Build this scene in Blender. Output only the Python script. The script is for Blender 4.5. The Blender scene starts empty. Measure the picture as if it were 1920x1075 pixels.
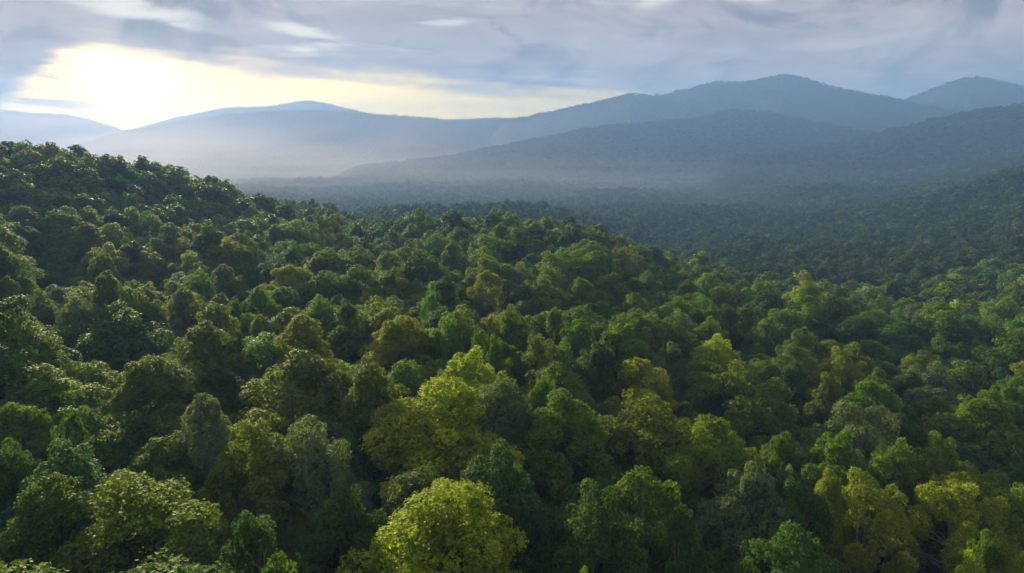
import bpy, math
import numpy as np
from mathutils import Vector

R = math.radians
scene = bpy.context.scene
COL = scene.collection

# ------------------------------------------------------------------ camera
PHOTO_W, PHOTO_H = 1920.0, 1075.0
HFOV = 70.0
FPX = PHOTO_W / 2 / math.tan(R(HFOV / 2))
V_HORIZON = 272.0
PITCH = math.atan((PHOTO_H / 2 - V_HORIZON) / FPX)
CAM_Z = 130.0

cam_data = bpy.data.cameras.new('camera')
cam_data.sensor_width = 36.0
cam_data.lens = 18.0 / math.tan(R(HFOV / 2))
cam_data.clip_start = 0.5
cam_data.clip_end = 40000.0
cam = bpy.data.objects.new('camera', cam_data)
COL.objects.link(cam)
cam.location = (0, 0, CAM_Z)
cam.rotation_euler = (R(90) - PITCH, 0, 0)
scene.camera = cam

# ------------------------------------------------------------------ light
EXPOSURE = 2.15
SUN_AZ, SUN_EL = -27.0, 11.5           # degrees, azimuth from +Y towards +X
SUN_STRENGTH = 4.3
scene.view_settings.view_transform = 'Standard'
scene.view_settings.look = 'None'
scene.view_settings.exposure = EXPOSURE
scene.view_settings.gamma = 1.0
scene.view_settings.use_curve_mapping = False

sun_data = bpy.data.lights.new('sun', 'SUN')
sun_data.energy = SUN_STRENGTH
sun_data.angle = R(0.53)
sun_data.color = (1.0, 0.80, 0.46)
sun = bpy.data.objects.new('sun', sun_data)
COL.objects.link(sun)
sdir = Vector((math.sin(R(SUN_AZ)) * math.cos(R(SUN_EL)), math.cos(R(SUN_AZ)) * math.cos(R(SUN_EL)), math.sin(R(SUN_EL))))
sun.rotation_euler = sdir.to_track_quat('Z', 'Y').to_euler()
sun.location = (0, 0, CAM_Z + 400)

scene.cycles.use_denoising = True
scene.cycles.max_bounces = 5
scene.cycles.diffuse_bounces = 2
scene.cycles.glossy_bounces = 1
scene.cycles.transmission_bounces = 3
scene.cycles.volume_bounces = 0
scene.cycles.use_adaptive_sampling = True
scene.cycles.adaptive_threshold = 0.02

# ------------------------------------------------------------------ world: clouded evening sky
class NT:
    """small helper to write node maths"""
    def __init__(self, tree):
        self.t = tree
    def node(self, kind, **kw):
        n = self.t.nodes.new(kind)
        for k, v in kw.items():
            setattr(n, k, v)
        return n
    def put(self, sock, val):
        if isinstance(val, bpy.types.NodeSocket):
            self.t.links.new(val, sock)
        else:
            sock.default_value = val
    def m(self, op, a, b=None, c=None, clamp=False):
        n = self.node('ShaderNodeMath', operation=op)
        n.use_clamp = clamp
        for i, v in enumerate((a, b, c)):
            if v is not None:
                self.put(n.inputs[i], v)
        return n.outputs[0]
    def ss(self, x, a, b):            # smoothstep
        n = self.node('ShaderNodeMapRange', interpolation_type='SMOOTHSTEP')
        self.put(n.inputs[0], x); self.put(n.inputs[1], a); self.put(n.inputs[2], b)
        return n.outputs[0]
    def mix(self, f, a, b, mode='MIX'):
        n = self.node('ShaderNodeMix', data_type='RGBA', blend_type=mode)
        self.put(n.inputs[0], f)
        self.put(n.inputs[6], a if not isinstance(a, tuple) else (*a, 1.0))
        self.put(n.inputs[7], b if not isinstance(b, tuple) else (*b, 1.0))
        return n.outputs[2]
    def xyz(self, x, y, z):
        n = self.node('ShaderNodeCombineXYZ')
        self.put(n.inputs[0], x); self.put(n.inputs[1], y); self.put(n.inputs[2], z)
        return n.outputs[0]
    def noise(self, vec, scale, detail=5.0, rough=0.5, dist=0.0):
        n = self.node('ShaderNodeTexNoise')
        self.put(n.inputs['Vector'], vec)
        n.inputs['Scale'].default_value = scale
        n.inputs['Detail'].default_value = detail
        n.inputs['Roughness'].default_value = rough
        n.inputs['Distortion'].default_value = dist
        return n.outputs['Fac']
    def gauss(self, dx, dy):          # exp(-(dx^2+dy^2))
        return self.m('EXPONENT', self.m('MULTIPLY', self.m('ADD', self.m('MULTIPLY', dx, dx), self.m('MULTIPLY', dy, dy)), -1.0))
    def scale(self, col, f):
        n = self.node('ShaderNodeVectorMath', operation='SCALE')
        self.put(n.inputs[0], col if not isinstance(col, tuple) else col)
        self.put(n.inputs['Scale'], f)
        return n.outputs[0]
    def add(self, a, b):
        n = self.node('ShaderNodeVectorMath', operation='ADD')
        self.put(n.inputs[0], a); self.put(n.inputs[1], b)
        return n.outputs[0]

world = bpy.data.worlds.new('World')
scene.world = world
world.use_nodes = True
wt = world.node_tree
wt.nodes.clear()
w = NT(wt)
K = 0.93 * 2.0 ** (-EXPOSURE)
tc = w.node('ShaderNodeTexCoord').outputs['Generated']
sep = w.node('ShaderNodeSeparateXYZ')
wt.links.new(tc, sep.inputs[0])
sx, sy, sz = sep.outputs
az = w.m('MULTIPLY', w.m('ARCTAN2', sx, sy), 57.2958)
el = w.m('MULTIPLY', w.m('ARCSINE', sz), 57.2958)
zz = w.m('ADD', w.m('MAXIMUM', sz, 0.0), 0.10)
plane = w.xyz(w.m('DIVIDE', sx, zz), w.m('DIVIDE', sy, zz), 0.0)
n_big = w.noise(plane, 0.62, 7.0, 0.52, 0.35)
n_fine = w.noise(w.add(plane, (31.0, 7.0, 3.0)), 1.9, 9.0, 0.58, 0.6)
n_puff = w.noise(w.xyz(w.m('MULTIPLY', az, 0.13), w.m('MULTIPLY', el, 0.22), 8.4), 1.0, 10.0, 0.56, 0.9)
n_gap = w.noise(w.add(plane, (11.0, 54.0, 9.0)), 0.95, 7.0, 0.55, 0.5)
streak = w.noise(w.xyz(w.m('MULTIPLY', az, 0.075), w.m('ADD', w.m('MULTIPLY', el, 0.85), w.m('MULTIPLY', az, 0.05)), 2.0), 1.0, 6.0, 0.55, 0.3)

sky = w.node('ShaderNodeTexSky', sky_type='NISHITA')
sky.sun_disc = False
sky.sun_elevation = R(SUN_EL)
sky.sun_rotation = R(SUN_AZ)
sky.air_density = 1.0
sky.dust_density = 1.0
sky.ozone_density = 1.0
SKY_STRENGTH = 0.05 * 0.2        # second factor only dims the clear sky; no cloud veil is built

daz = w.m('SUBTRACT', az, SUN_AZ)
del_ = w.m('SUBTRACT', el, 4.6)
g_core = w.gauss(w.m('DIVIDE', daz, 3.0), w.m('DIVIDE', del_, 1.8))
g_mid = w.gauss(w.m('DIVIDE', daz, 12.0), w.m('DIVIDE', del_, 3.8))
g_wide = w.gauss(w.m('DIVIDE', daz, 34.0), w.m('DIVIDE', del_, 7.0))
clear = w.scale(sky.outputs[0], SKY_STRENGTH)
clear = w.add(clear, w.scale((0.60 * K, 0.36 * K, 0.0), g_wide))
g_low = w.gauss(w.m('DIVIDE', daz, 52.0), w.m('DIVIDE', w.m('MAXIMUM', el, 0.0), 4.6))
clear = w.add(clear, w.scale((8.4 * K, 5.4 * K, 0.0), g_low))
clear = w.add(clear, w.scale((0.90 * K, 0.52 * K, 0.0), g_mid))
clear = w.add(clear, w.scale((4.0 * K, 3.4 * K, 1.9 * K), g_core))

# cloud body
n_bil = w.m('SUBTRACT', 1.0, w.m('ABSOLUTE', w.m('SUBTRACT', w.m('MULTIPLY', n_puff, 2.0), 1.0)))
n_puff = w.m('ADD', w.m('MULTIPLY', w.m('SUBTRACT', n_bil, 0.34), 0.40), w.m('MULTIPLY', n_puff, 0.60))
tone = w.m('ADD', w.m('ADD', w.m('MULTIPLY', n_big, 0.26), w.m('MULTIPLY', n_fine, 0.16)), w.m('MULTIPLY', n_puff, 0.58))
tone = w.ss(tone, 0.40, 0.60)
cloud = w.mix(tone, (0.250 * K, 0.205 * K, 0.215 * K), (0.790 * K, 0.630 * K, 0.550 * K))
cloud = w.add(cloud, w.scale((0.12 * K, 0.05 * K, 0.00 * K), g_wide))
cloud = w.add(cloud, w.scale((0.60 * K, 0.40 * K, 0.10 * K), w.m('MULTIPLY', g_mid, 0.35)))
cloud = w.add(cloud, w.scale((0.85 * K, 0.72 * K, 0.40 * K), w.m('MULTIPLY', g_core, 0.5)))
# lower edge of the deck: open towards the sunset, closed elsewhere
edge = w.m('ADD', 4.9, w.m('MULTIPLY', w.m('MINIMUM', az, 0.0), -0.085))
edge = w.m('MULTIPLY', edge, w.m('MULTIPLY', w.m('SUBTRACT', 1.0, w.ss(az, 8.0, 17.0)), w.ss(az, -75.0, -55.0)))
edge = w.m('MULTIPLY', edge, w.m('ADD', 0.22, w.m('MULTIPLY', w.ss(az, -37.0, -28.0), 0.78)))
lift = w.m('ADD', 0.9, w.m('MULTIPLY', w.m('SUBTRACT', n_big, 0.5), 2.0))
lift = w.m('ADD', lift, w.m('MULTIPLY', w.m('SUBTRACT', n_fine, 0.5), 2.2))
lift = w.m('ADD', lift, w.m('MULTIPLY', w.m('SUBTRACT', streak, 0.5), 3.0))
cover = w.ss(w.m('SUBTRACT', w.m('ADD', el, lift), edge), -1.2, 1.0)
# streaky bars of cloud below the deck on the sun's side
bars = w.m('MULTIPLY', w.ss(streak, 0.42, 0.52), w.m('SUBTRACT', 1.0, w.ss(az, -31.5, -27.5)))
cover = w.m('MAXIMUM', cover, w.m('MULTIPLY', bars, 0.75))
# bright breaks in the deck
breaks = w.m('MAXIMUM', w.m('MULTIPLY', w.ss(n_gap, 0.55, 0.74), w.m('ADD', 0.35, g_wide)), w.m('MULTIPLY', w.ss(streak, 0.58, 0.72), w.m('ADD', 0.25, g_wide)))
def slot(a0, e0, ra, re, slope):      # a torn streak where the light comes through
    da = w.m('SUBTRACT', az, a0)
    de = w.m('ADD', w.m('SUBTRACT', el, e0), w.m('MULTIPLY', da, slope))
    de = w.m('ADD', de, w.m('MULTIPLY', w.m('SUBTRACT', n_fine, 0.5), 5.0 * re))
    return w.ss(w.gauss(w.m('DIVIDE', da, ra), w.m('DIVIDE', de, re)), 0.05, 1.0)
for args in ((-25.8, 8.75, 4.6, 0.75, 0.17), (-15.4, 8.1, 2.8, 0.40, 0.12), (10.6, 10.3, 1.6, 0.6, 0.0), (17.2, 10.2, 2.4, 0.40, 0.0)):
    breaks = w.m('MAXIMUM', breaks, slot(*args))
white = w.add(w.scale((1.05 * K, 0.98 * K, 0.86 * K), 1.0), w.scale((0.9 * K, 0.7 * K, 0.35 * K), g_wide))
cloud = w.mix(w.m('MULTIPLY', breaks, 0.85), cloud, white)
col = w.mix(cover, clear, cloud)
bg = w.node('ShaderNodeBackground')
wt.links.new(col, bg.inputs['Color'])
bg.inputs['Strength'].default_value = 1.0
wo = w.node('ShaderNodeOutputWorld')
wt.links.new(bg.outputs[0], wo.inputs['Surface'])

# ------------------------------------------------------------------ numeric helpers
rng = np.random.default_rng(7)

def ray(u, v):
    """unit direction of photo pixel (u, v)"""
    cx, cy = (np.asarray(u, float) - PHOTO_W / 2) / FPX, (PHOTO_H / 2 - np.asarray(v, float)) / FPX
    x = cx
    y = math.cos(PITCH) + cy * math.sin(PITCH)
    z = -math.sin(PITCH) + cy * math.cos(PITCH)
    return x, y, z

def at(u, v, d):
    """relative position of pixel (u, v) at horizontal range d"""
    x, y, z = ray(u, v)
    h = np.hypot(x, y)
    return x / h * d, y / h * d, z / h * d

def project(x, y, z):
    """relative position -> photo pixel and depth"""
    fy = y * math.cos(PITCH) - z * math.sin(PITCH)
    fz = y * math.sin(PITCH) + z * math.cos(PITCH)
    fy = np.maximum(fy, 1e-3)
    return PHOTO_W / 2 + x / fy * FPX, PHOTO_H / 2 - fz / fy * FPX, fy

def hash2(ix, iy, seed):
    h = (ix.astype(np.int64) * 374761393 + iy.astype(np.int64) * 668265263 + seed * 1442695041) & 0xffffffff
    h = ((h ^ (h >> 13)) * 1274126177) & 0xffffffff
    h = h ^ (h >> 16)
    return (h & 0xffffff) / float(0xffffff)

def vnoise(x, y, seed=0):
    ix, iy = np.floor(x), np.floor(y)
    fx, fy = x - ix, y - iy
    fx, fy = fx * fx * (3 - 2 * fx), fy * fy * (3 - 2 * fy)
    a, b = hash2(ix, iy, seed), hash2(ix + 1, iy, seed)
    c, d = hash2(ix, iy + 1, seed), hash2(ix + 1, iy + 1, seed)
    return (a + (b - a) * fx) * (1 - fy) + (c + (d - c) * fx) * fy

def fbm(x, y, seed=0, octaves=4):
    s, a, t = 0.0, 0.5, 0.0
    for o in range(octaves):
        s = s + a * vnoise(x * 2 ** o, y * 2 ** o, seed + o * 17)
        t += a
        a *= 0.5
    return s / t

def mesh_object(name, verts, faces, mats, parent=None, smooth=False):
    me = bpy.data.meshes.new(name)
    me.from_pydata([tuple(v) for v in verts], [], [tuple(f) for f in faces])
    for m in mats:
        me.materials.append(m)
    if smooth:
        me.polygons.foreach_set('use_smooth', np.ones(len(me.polygons), dtype=bool))
    o = bpy.data.objects.new(name, me)
    COL.objects.link(o)
    if parent:
        o.parent = parent
    return o

# ------------------------------------------------------------------ materials
def foliage_material(name='foliage'):
    m = bpy.data.materials.new(name)
    m.use_nodes = True
    t = m.node_tree
    t.nodes.clear()
    n = NT(t)
    tint = n.node('ShaderNodeAttribute', attribute_type='INSTANCER', attribute_name='tint').outputs['Color']
    tone = n.node('ShaderNodeAttribute', attribute_type='GEOMETRY', attribute_name='leaf_tone').outputs['Fac']
    bright = n.m('ADD', 0.62, n.m('MULTIPLY', tone, 0.80))
    c = n.scale(tint, bright)
    yellow = n.mix(1.0, c, (1.30, 1.14, 0.55), 'MULTIPLY')
    c = n.mix(n.m('MULTIPLY', n.ss(tone, 0.62, 1.0), 0.8), c, yellow)
    p = n.node('ShaderNodeBsdfPrincipled')
    t.links.new(c, p.inputs['Base Color'])
    p.inputs['Roughness'].default_value = 0.6
    p.inputs['Specular IOR Level'].default_value = 0.02
    tr = n.node('ShaderNodeBsdfTranslucent')
    tc_ = n.mix(1.0, c, (1.05, 1.05, 0.32), 'MULTIPLY')
    t.links.new(tc_, tr.inputs['Color'])
    mx = n.node('ShaderNodeAddShader')          # a leaf reflects about as much as it lets through
    t.links.new(p.outputs[0], mx.inputs[0])
    t.links.new(tr.outputs[0], mx.inputs[1])
    o = n.node('ShaderNodeOutputMaterial')
    t.links.new(mx.outputs[0], o.inputs['Surface'])
    return m

def noise_material(name, c1, c2, scale, rough=0.9, bump=0.0, bump_scale=1.0, c3=None):
    m = bpy.data.materials.new(name)
    m.use_nodes = True
    t = m.node_tree
    n = NT(t)
    p = t.nodes['Principled BSDF']
    pos = n.node('ShaderNodeNewGeometry').outputs['Position']
    f = n.ss(n.noise(pos, scale, 6.0, 0.6), 0.35, 0.65)
    c = n.mix(f, c1, c2)
    if c3:
        c = n.mix(n.ss(n.noise(pos, scale * 0.13, 3.0, 0.5), 0.45, 0.62), c, c3)
    t.links.new(c, p.inputs['Base Color'])
    p.inputs['Roughness'].default_value = rough
    p.inputs['Specular IOR Level'].default_value = 0.05
    if bump:
        b = n.node('ShaderNodeBump')
        b.inputs['Strength'].default_value = 1.0
        b.inputs['Distance'].default_value = bump
        v = n.node('ShaderNodeTexVoronoi')
        v.inputs['Scale'].default_value = bump_scale
        t.links.new(pos, v.inputs['Vector'])
        t.links.new(n.m('SUBTRACT', 1.0, v.outputs['Distance']), b.inputs['Height'])
        t.links.new(b.outputs[0], p.inputs['Normal'])
    return m

LEAF = foliage_material()
BARK = noise_material('bark', (0.20, 0.17, 0.13), (0.34, 0.31, 0.26), 1.3)
DEADWOOD = noise_material('dead_wood', (0.34, 0.31, 0.27), (0.50, 0.47, 0.42), 1.1)
FLOOR = noise_material('forest_floor', (0.018, 0.022, 0.010), (0.035, 0.040, 0.016), 0.25)
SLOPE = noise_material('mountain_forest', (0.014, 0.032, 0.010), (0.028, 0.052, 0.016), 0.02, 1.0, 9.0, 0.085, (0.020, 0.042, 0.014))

# ------------------------------------------------------------------ the trees named from the photograph
T = dict(
    dark=(0.038, 0.082, 0.014), green=(0.062, 0.120, 0.014), vivid=(0.062, 0.134, 0.014),
    lime=(0.150, 0.214, 0.013), gold=(0.122, 0.156, 0.013), olive=(0.072, 0.116, 0.014),
    bronze=(0.072, 0.110, 0.015), grey=(0.080, 0.120, 0.060), blue=(0.034, 0.086, 0.030),
    moss=(0.074, 0.126, 0.013))
# u, v of crown top, crown width in px, form, tint, label
HEROES = [
    (836, 890, 400, 'giant', 'lime', 'bright yellow-green lobed tree at the bottom edge, most prominent'),
    (817, 706, 330, 'giant', 'lime', 'tall tree with golden top above the bright bottom-edge tree'),
    (249, 890, 340, 'dome', 'moss', 'broad green dome showing bare twigs at bottom left'),
    (100, 886, 215, 'dome', 'green', 'smooth bright green dome at the lower left edge'),
    (115, 828, 215, 'dome', 'blue', 'blue-green glossy dome behind the smooth lower left dome'),
    (470, 948, 165, 'oval', 'dark', 'dark green narrow tree right of the twiggy dome'),
    (525, 1032, 130, 'dome', 'green', 'low green crown cut by the bottom edge, left part'),
    (478, 785, 190, 'dome', 'olive', 'olive tree with sunlit left flank, left of the golden-topped tree'),
    (565, 778, 180, 'dome', 'grey', 'grey-green tree joined to the olive sunlit flank'),
    (374, 737, 125, 'dome', 'grey', 'small dull grey-green dome left of the bronze dome'),
    (280, 660, 195, 'giant', 'olive', 'feathery olive cone in the left foreground'),
    (205, 563, 225, 'dome', 'dark', 'huge dark tree with bronze top in the left foreground'),
    (385, 600, 135, 'dome', 'olive', 'olive dome right of the huge dark tree'),
    (402, 565, 90, 'cone', 'moss', 'bright pointed green crown above the olive dome'),
    (565, 590, 95, 'cone', 'gold', 'golden pointed crown behind the bronze dome'),
    (555, 655, 215, 'dome', 'bronze', 'wide bronze dome left of the golden-topped tree'),
    (20, 752, 120, 'layer', 'green', 'layered green tree cut by the left edge'),
    (22, 815, 100, 'dome', 'dark', 'dark green dome below the layered left-edge tree'),
    (125, 762, 75, 'oval', 'dark', 'small dark sunken crown right of the layered left-edge tree'),
    (930, 828, 170, 'dome', 'blue', 'dark blue-green crown hugging the golden-topped tree'),
    (940, 690, 125, 'dome', 'grey', 'dull grey-green dome right of the golden top'),
    (750, 586, 165, 'giant', 'gold', 'large gold-olive tree left of centre, midway up the forest'),
    (880, 648, 130, 'dome', 'lime', 'bright yellow flat-domed crown near the centre'),
    (838, 587, 75, 'dome', 'vivid', 'round vivid green crown behind the yellow central crown'),
    (898, 611, 55, 'oval', 'vivid', 'small vivid green crown above the yellow central crown'),
    (928, 626, 62, 'dome', 'green', 'small green crown at the yellow central crown\'s right shoulder'),
    (1023, 690, 66, 'dome', 'vivid', 'little vivid green ball standing in shade right of centre'),
    (1085, 597, 84, 'cone', 'vivid', 'vivid green pointed dome right of centre'),
    (1012, 622, 105, 'dome', 'bronze', 'bronze-olive crown left of the vivid pointed dome'),
    (1200, 672, 128, 'layer', 'gold', 'gold-olive flat crown in the centre right'),
    (1257, 640, 80, 'dome', 'grey', 'pale grey ball-shaped crown right of centre'),
    (1062, 728, 180, 'dome', 'moss', 'left half of the wide green crown right of golden top'),
    (1205, 738, 215, 'dome', 'olive', 'right half of the wide green-olive crown, centre right'),
    (1212, 872, 165, 'oval', 'green', 'mid-green tall tree behind the dark lower tree'),
    (1118, 905, 200, 'dome', 'dark', 'dark green tree right of the bright bottom-edge tree'),
    (1090, 1056, 95, 'dome', 'green', 'low green crown at the bottom edge below the dark tree'),
    (700, 678, 135, 'dome', 'olive', 'dull olive crown between bronze dome and golden top'),
    (1395, 685, 205, 'open', 'olive', 'large olive tree with bare branches showing through'),
    (1345, 622, 100, 'dome', 'lime', 'bright green-gold round tree behind the bare-branched olive'),
    (1325, 780, 175, 'layer', 'moss', 'layered green tree with yellow tips before the bare-branched olive'),
    (1577, 650, 86, 'dome', 'gold', 'small gold-olive ball right of the bare-branched olive'),
    (1480, 646, 118, 'layer', 'bronze', 'wide bronze crown left of the small gold-olive ball'),
    (1490, 676, 95, 'dome', 'dark', 'dark crown below the wide bronze crown'),
    (1555, 700, 100, 'dome', 'bronze', 'dark bronze crown below the small gold-olive ball'),
    (1640, 712, 90, 'layer', 'vivid', 'fresh green layered crown right of the dark bronze crown'),
    (1642, 686, 66, 'layer', 'olive', 'small olive crown above the fresh green layered crown'),
    (1745, 677, 122, 'dome', 'grey', 'grey-green wide dome on the right slope'),
    (1605, 750, 160, 'open', 'grey', 'grey-olive spreading tree in the right foreground'),
    (1850, 732, 180, 'dome', 'moss', 'big olive-green dome at the right edge'),
    (1895, 704, 80, 'dome', 'green', 'small green dome above the big right-edge dome'),
    (1768, 628, 70, 'dome', 'green', 'green dome far up the right slope'),
    (1735, 655, 86, 'layer', 'olive', 'olive flat crown just behind the grey-green wide dome'),
    (1765, 812, 130, 'dome', 'moss', 'mossy green crown left of the big right-edge dome'),
    (1628, 888, 165, 'open', 'gold', 'bronze-gold tree with pale stems at lower right'),
    (1553, 877, 84, 'dome', 'gold', 'golden round top left of the bronze-gold tree'),
    (1800, 892, 160, 'open', 'lime', 'bright yellow open tree with forked branches, lower right'),
    (1505, 892, 105, 'tall', 'dark', 'dark tree on tall bare pale trunk, lower right'),
    (1410, 865, 160, 'dome', 'grey', 'frosty grey-green tree at the lower right of centre'),
    (1475, 866, 80, 'dome', 'grey', 'small frosty crown beside the frosty grey-green tree'),
    (1395, 1040, 125, 'dome', 'dark', 'dark green crown at the bottom edge, right of centre'),
    (1850, 992, 105, 'dome', 'green', 'round green crown below the bright yellow open tree'),
    (1822, 1035, 105, 'dome', 'lime', 'yellow-green crown at the bottom right edge'),
    (1910, 1030, 100, 'dome', 'gold', 'golden crown in the bottom right corner'),
    (1285, 945, 95, 'oval', 'dark', 'narrow dark green tree between the two lower dark trees'),
    (1575, 800, 125, 'dome', 'green', 'green dome below the grey-olive spreading tree'),
    (1690, 815, 110, 'dome', 'green', 'deep green dome left of the mossy green crown'),
    (100, 464, 125, 'dome', 'green', 'large green dome at the foot of the left hill'),
    (278, 470, 95, 'dome', 'bronze', 'bronze-topped dome at the foot of the left hill'),
    (368, 503, 66, 'dome', 'vivid', 'vivid green dome right of the bronze-topped dome'),
    (418, 495, 80, 'dome', 'bronze', 'bronze spreading crown right of the vivid green dome'),
    (543, 495, 82, 'layer', 'gold', 'gold-green crown in the middle distance, left of centre'),
    (612, 505, 92, 'dome', 'dark', 'dark dome with golden rim, left of centre'),
    (489, 535, 75, 'dome', 'vivid', 'fresh green clump before the gold-green crown'),
    (67, 541, 70, 'dome', 'olive', 'olive crown near the left edge below the large green dome'),
    (140, 550, 84, 'dome', 'grey', 'grey-green crown beside the huge dark tree'),
    (345, 537, 86, 'dome', 'grey', 'frosty crown behind the bright pointed green crown'),
    (730, 500, 98, 'dome', 'bronze', 'brownish grey dome in the middle distance, centre left'),
    (804, 478, 76, 'dome', 'dark', 'dark green dome right of the brownish grey dome'),
    (915, 505, 56, 'layer', 'gold', 'small gold flat crown in the middle distance, centre'),
    (1012, 515, 116, 'dome', 'olive', 'wide dark olive crown in the middle distance, centre'),
    (980, 490, 66, 'dome', 'grey', 'pale grey flat crown behind the wide dark olive crown'),
    (835, 518, 86, 'dome', 'dark', 'dark low crown below the dark green dome'),
    (1140, 510, 96, 'dome', 'bronze', 'dark brown-green crown in the middle distance, centre right'),
    (1210, 505, 66, 'dome', 'green', 'green dome right of the dark brown-green crown'),
    (1090, 520, 50, 'layer', 'moss', 'small mossy crown left of the dark brown-green crown'),
    (1190, 548, 62, 'layer', 'olive', 'small olive flat crown below the dark brown-green crown'),
    (962, 568, 66, 'dome', 'olive', 'olive round crown above the bronze-olive crown'),
    (1042, 575, 66, 'dome', 'olive', 'pale olive crown above the vivid pointed dome'),
    (806, 543, 42, 'oval', 'vivid', 'tiny fresh green pillar in the middle distance'),
    (1330, 590, 85, 'dome', 'moss', 'mossy dome behind the bright green-gold round tree'),
    (1400, 570, 70, 'dome', 'bronze', 'brownish crown where the right slope begins'),
    (1440, 590, 75, 'dome', 'green', 'round green crown where the right slope begins'),
    (1610, 590, 90, 'cone', 'dark', 'dark pointed crown rising from the right slope'),
    (645, 560, 75, 'dome', 'green', 'shaded green dome behind the golden pointed crown'),
]

def hero_z(u, v):
    s = np.clip((u - 950) / 950.0, 0, 1)
    far = np.clip((760 - v) / 260.0, 0, 1)
    return -25.5 - s * (11.0 + 17.0 * far) - 2.0 * np.clip((600 - v) / 120.0, 0, 1)

# ------------------------------------------------------------------ relief: canopy height as seen in the photograph
CTRL = [  # u, v, range
    (0, 1000, 44), (0, 560, 118), (0, 480, 175), (0, 440, 215), (0, 400, 255), (0, 350, 300), (0, 300, 345), (0, 254, 385),
    (160, 430, 225), (160, 400, 260), (160, 350, 310), (160, 300, 355), (160, 266, 380),
    (300, 440, 230), (300, 400, 285), (300, 350, 340), (300, 305, 385),
    (440, 470, 205), (440, 420, 275), (440, 372, 350), (440, 344, 410),
    (620, 470, 225), (620, 430, 310), (620, 398, 470), (620, 380, 540),
    (760, 440, 265), (760, 408, 345), (900, 440, 262), (900, 404, 340), (1000, 470, 225), (1000, 408, 345),
    (1100, 460, 250), (1100, 420, 350), (1200, 500, 220), (1200, 455, 325),
    (830, 378, 760), (960, 368, 760), (1060, 384, 740), (700, 378, 760),
    (1300, 520, 240), (1300, 470, 480), (1300, 430, 740), (1300, 390, 1000),
    (1400, 530, 270), (1400, 500, 410), (1400, 450, 640), (1400, 400, 950), (1400, 362, 1400),
    (1600, 570, 235), (1600, 520, 370), (1600, 450, 620), (1600, 400, 880), (1600, 362, 1200),
    (1800, 580, 265), (1800, 500, 430), (1800, 440, 640), (1800, 380, 900), (1800, 345, 1080), (1800, 322, 1220),
    (1920, 560, 300), (1920, 460, 520), (1920, 400, 700), (1920, 350, 900), (1920, 310, 1080),
    (2080, 560, 300), (2080, 460, 520), (2080, 400, 680), (2080, 350, 860), (2080, 300, 1020),
    (1690, 352, 1320), (1600, 350, 1500),
    (1920, 277, 1800), (2080, 262, 1750), (1750, 303, 1950), (1580, 316, 2100),
]
CTRL_Z = [  # u, range, relative height: what lies hidden behind the crests
    (-180, 460, -2), (0, 480, -10), (160, 480, -22), (300, 480, -38), (440, 520, -52), (620, 640, -66),
    (-180, 800, -60), (0, 800, -78), (160, 800, -82), (440, 800, -85), (620, 900, -88),
    (760, 430, -52), (900, 430, -56), (1000, 440, -60), (1100, 450, -66), (1200, 430, -70),
    (760, 560, -68), (900, 560, -76), (1050, 560, -84), (1200, 600, -88),
    (830, 960, -88), (960, 960, -92), (1060, 980, -94), (700, 960, -88),
    (1800, 1480, -75), (1920, 1380, -62), (2080, 1350, -55), (1690, 1600, -88),
    (1920, 2300, -70), (2080, 2300, -60), (1750, 2500, -90), (1580, 2700, -100),
    (0, 50, -25.5), (500, 45, -26), (960, 45, -27), (1500, 45, -31), (1920, 45, -34), (960, 12, -27), (0, 12, -25), (1920, 12, -31),
    (-180, 60, -25), (-180, 130, -25), (-180, 250, -15), (-180, 350, 10), (2080, 60, -37), (2080, 130, -43),
] + [(u, d, z) for u in (-180, 100, 450, 800, 1150, 1400, 1650) for d, z in ((1350, -96), (2000, -100))][:-2] \
  + [(u, d, -104) for u in (-180, 200, 600, 1000, 1400, 1800, 2080) for d in (3200, 5200, 9000)]

pts = []
for u, v, wpx, form, tint, lab in HEROES:
    z0 = float(hero_z(u, v))
    x, y, z = ray(u, v)
    d = z0 / z * math.hypot(x, y)
    pts.append((*at(u, v, d), 0.06))
for u, v, d in CTRL:
    pts.append((*at(u, v, d), 0.01))
for u, d, z in CTRL_Z:
    x, y, _ = at(u, 300, d)
    pts.append((x, y, z, 0.02))
pts = np.array(pts, float)

def logpolar(x, y):
    a = np.arctan2(x, y)
    a = np.clip(a, -0.74, 0.74)
    return np.stack([a, 0.45 * np.log(np.maximum(np.hypot(x, y), 8.0))], -1)

_q = logpolar(pts[:, 0], pts[:, 1])
_c2 = 0.05 ** 2
_A = -np.sqrt(((_q[:, None] - _q[None]) ** 2).sum(-1) + _c2)
_n = len(pts)
_M = np.zeros((_n + 3, _n + 3))
_M[:_n, :_n] = _A + np.diag(pts[:, 3])
_M[:_n, _n] = 1; _M[:_n, _n + 1:] = _q
_M[_n:, :_n] = _M[:_n, _n:].T
_w = np.linalg.solve(_M, np.concatenate([pts[:, 2], np.zeros(3)]))

def canopy(x, y):
    """smooth height of the tree tops relative to the camera"""
    x, y = np.asarray(x, float).ravel(), np.asarray(y, float).ravel()
    out = np.empty(len(x))
    for i in range(0, len(x), 20000):
        q = logpolar(x[i:i + 20000], y[i:i + 20000])
        k = -np.sqrt(((q[:, None] - _q[None]) ** 2).sum(-1) + _c2)
        out[i:i + 20000] = k @ _w[:_n] + _w[_n] + q @ _w[_n + 1:]
    d = np.hypot(x, y)
    bump = (fbm(x / 260.0, y / 260.0, 3) - 0.5) * 42.0 * np.clip((d - 500) / 700.0, 0, 1) * np.clip((5200 - d) / 2500.0, 0.25, 1)
    return out + bump

TREE_H = 20.0

def ground_z(x, y):
    return canopy(x, y) - TREE_H + CAM_Z

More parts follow.
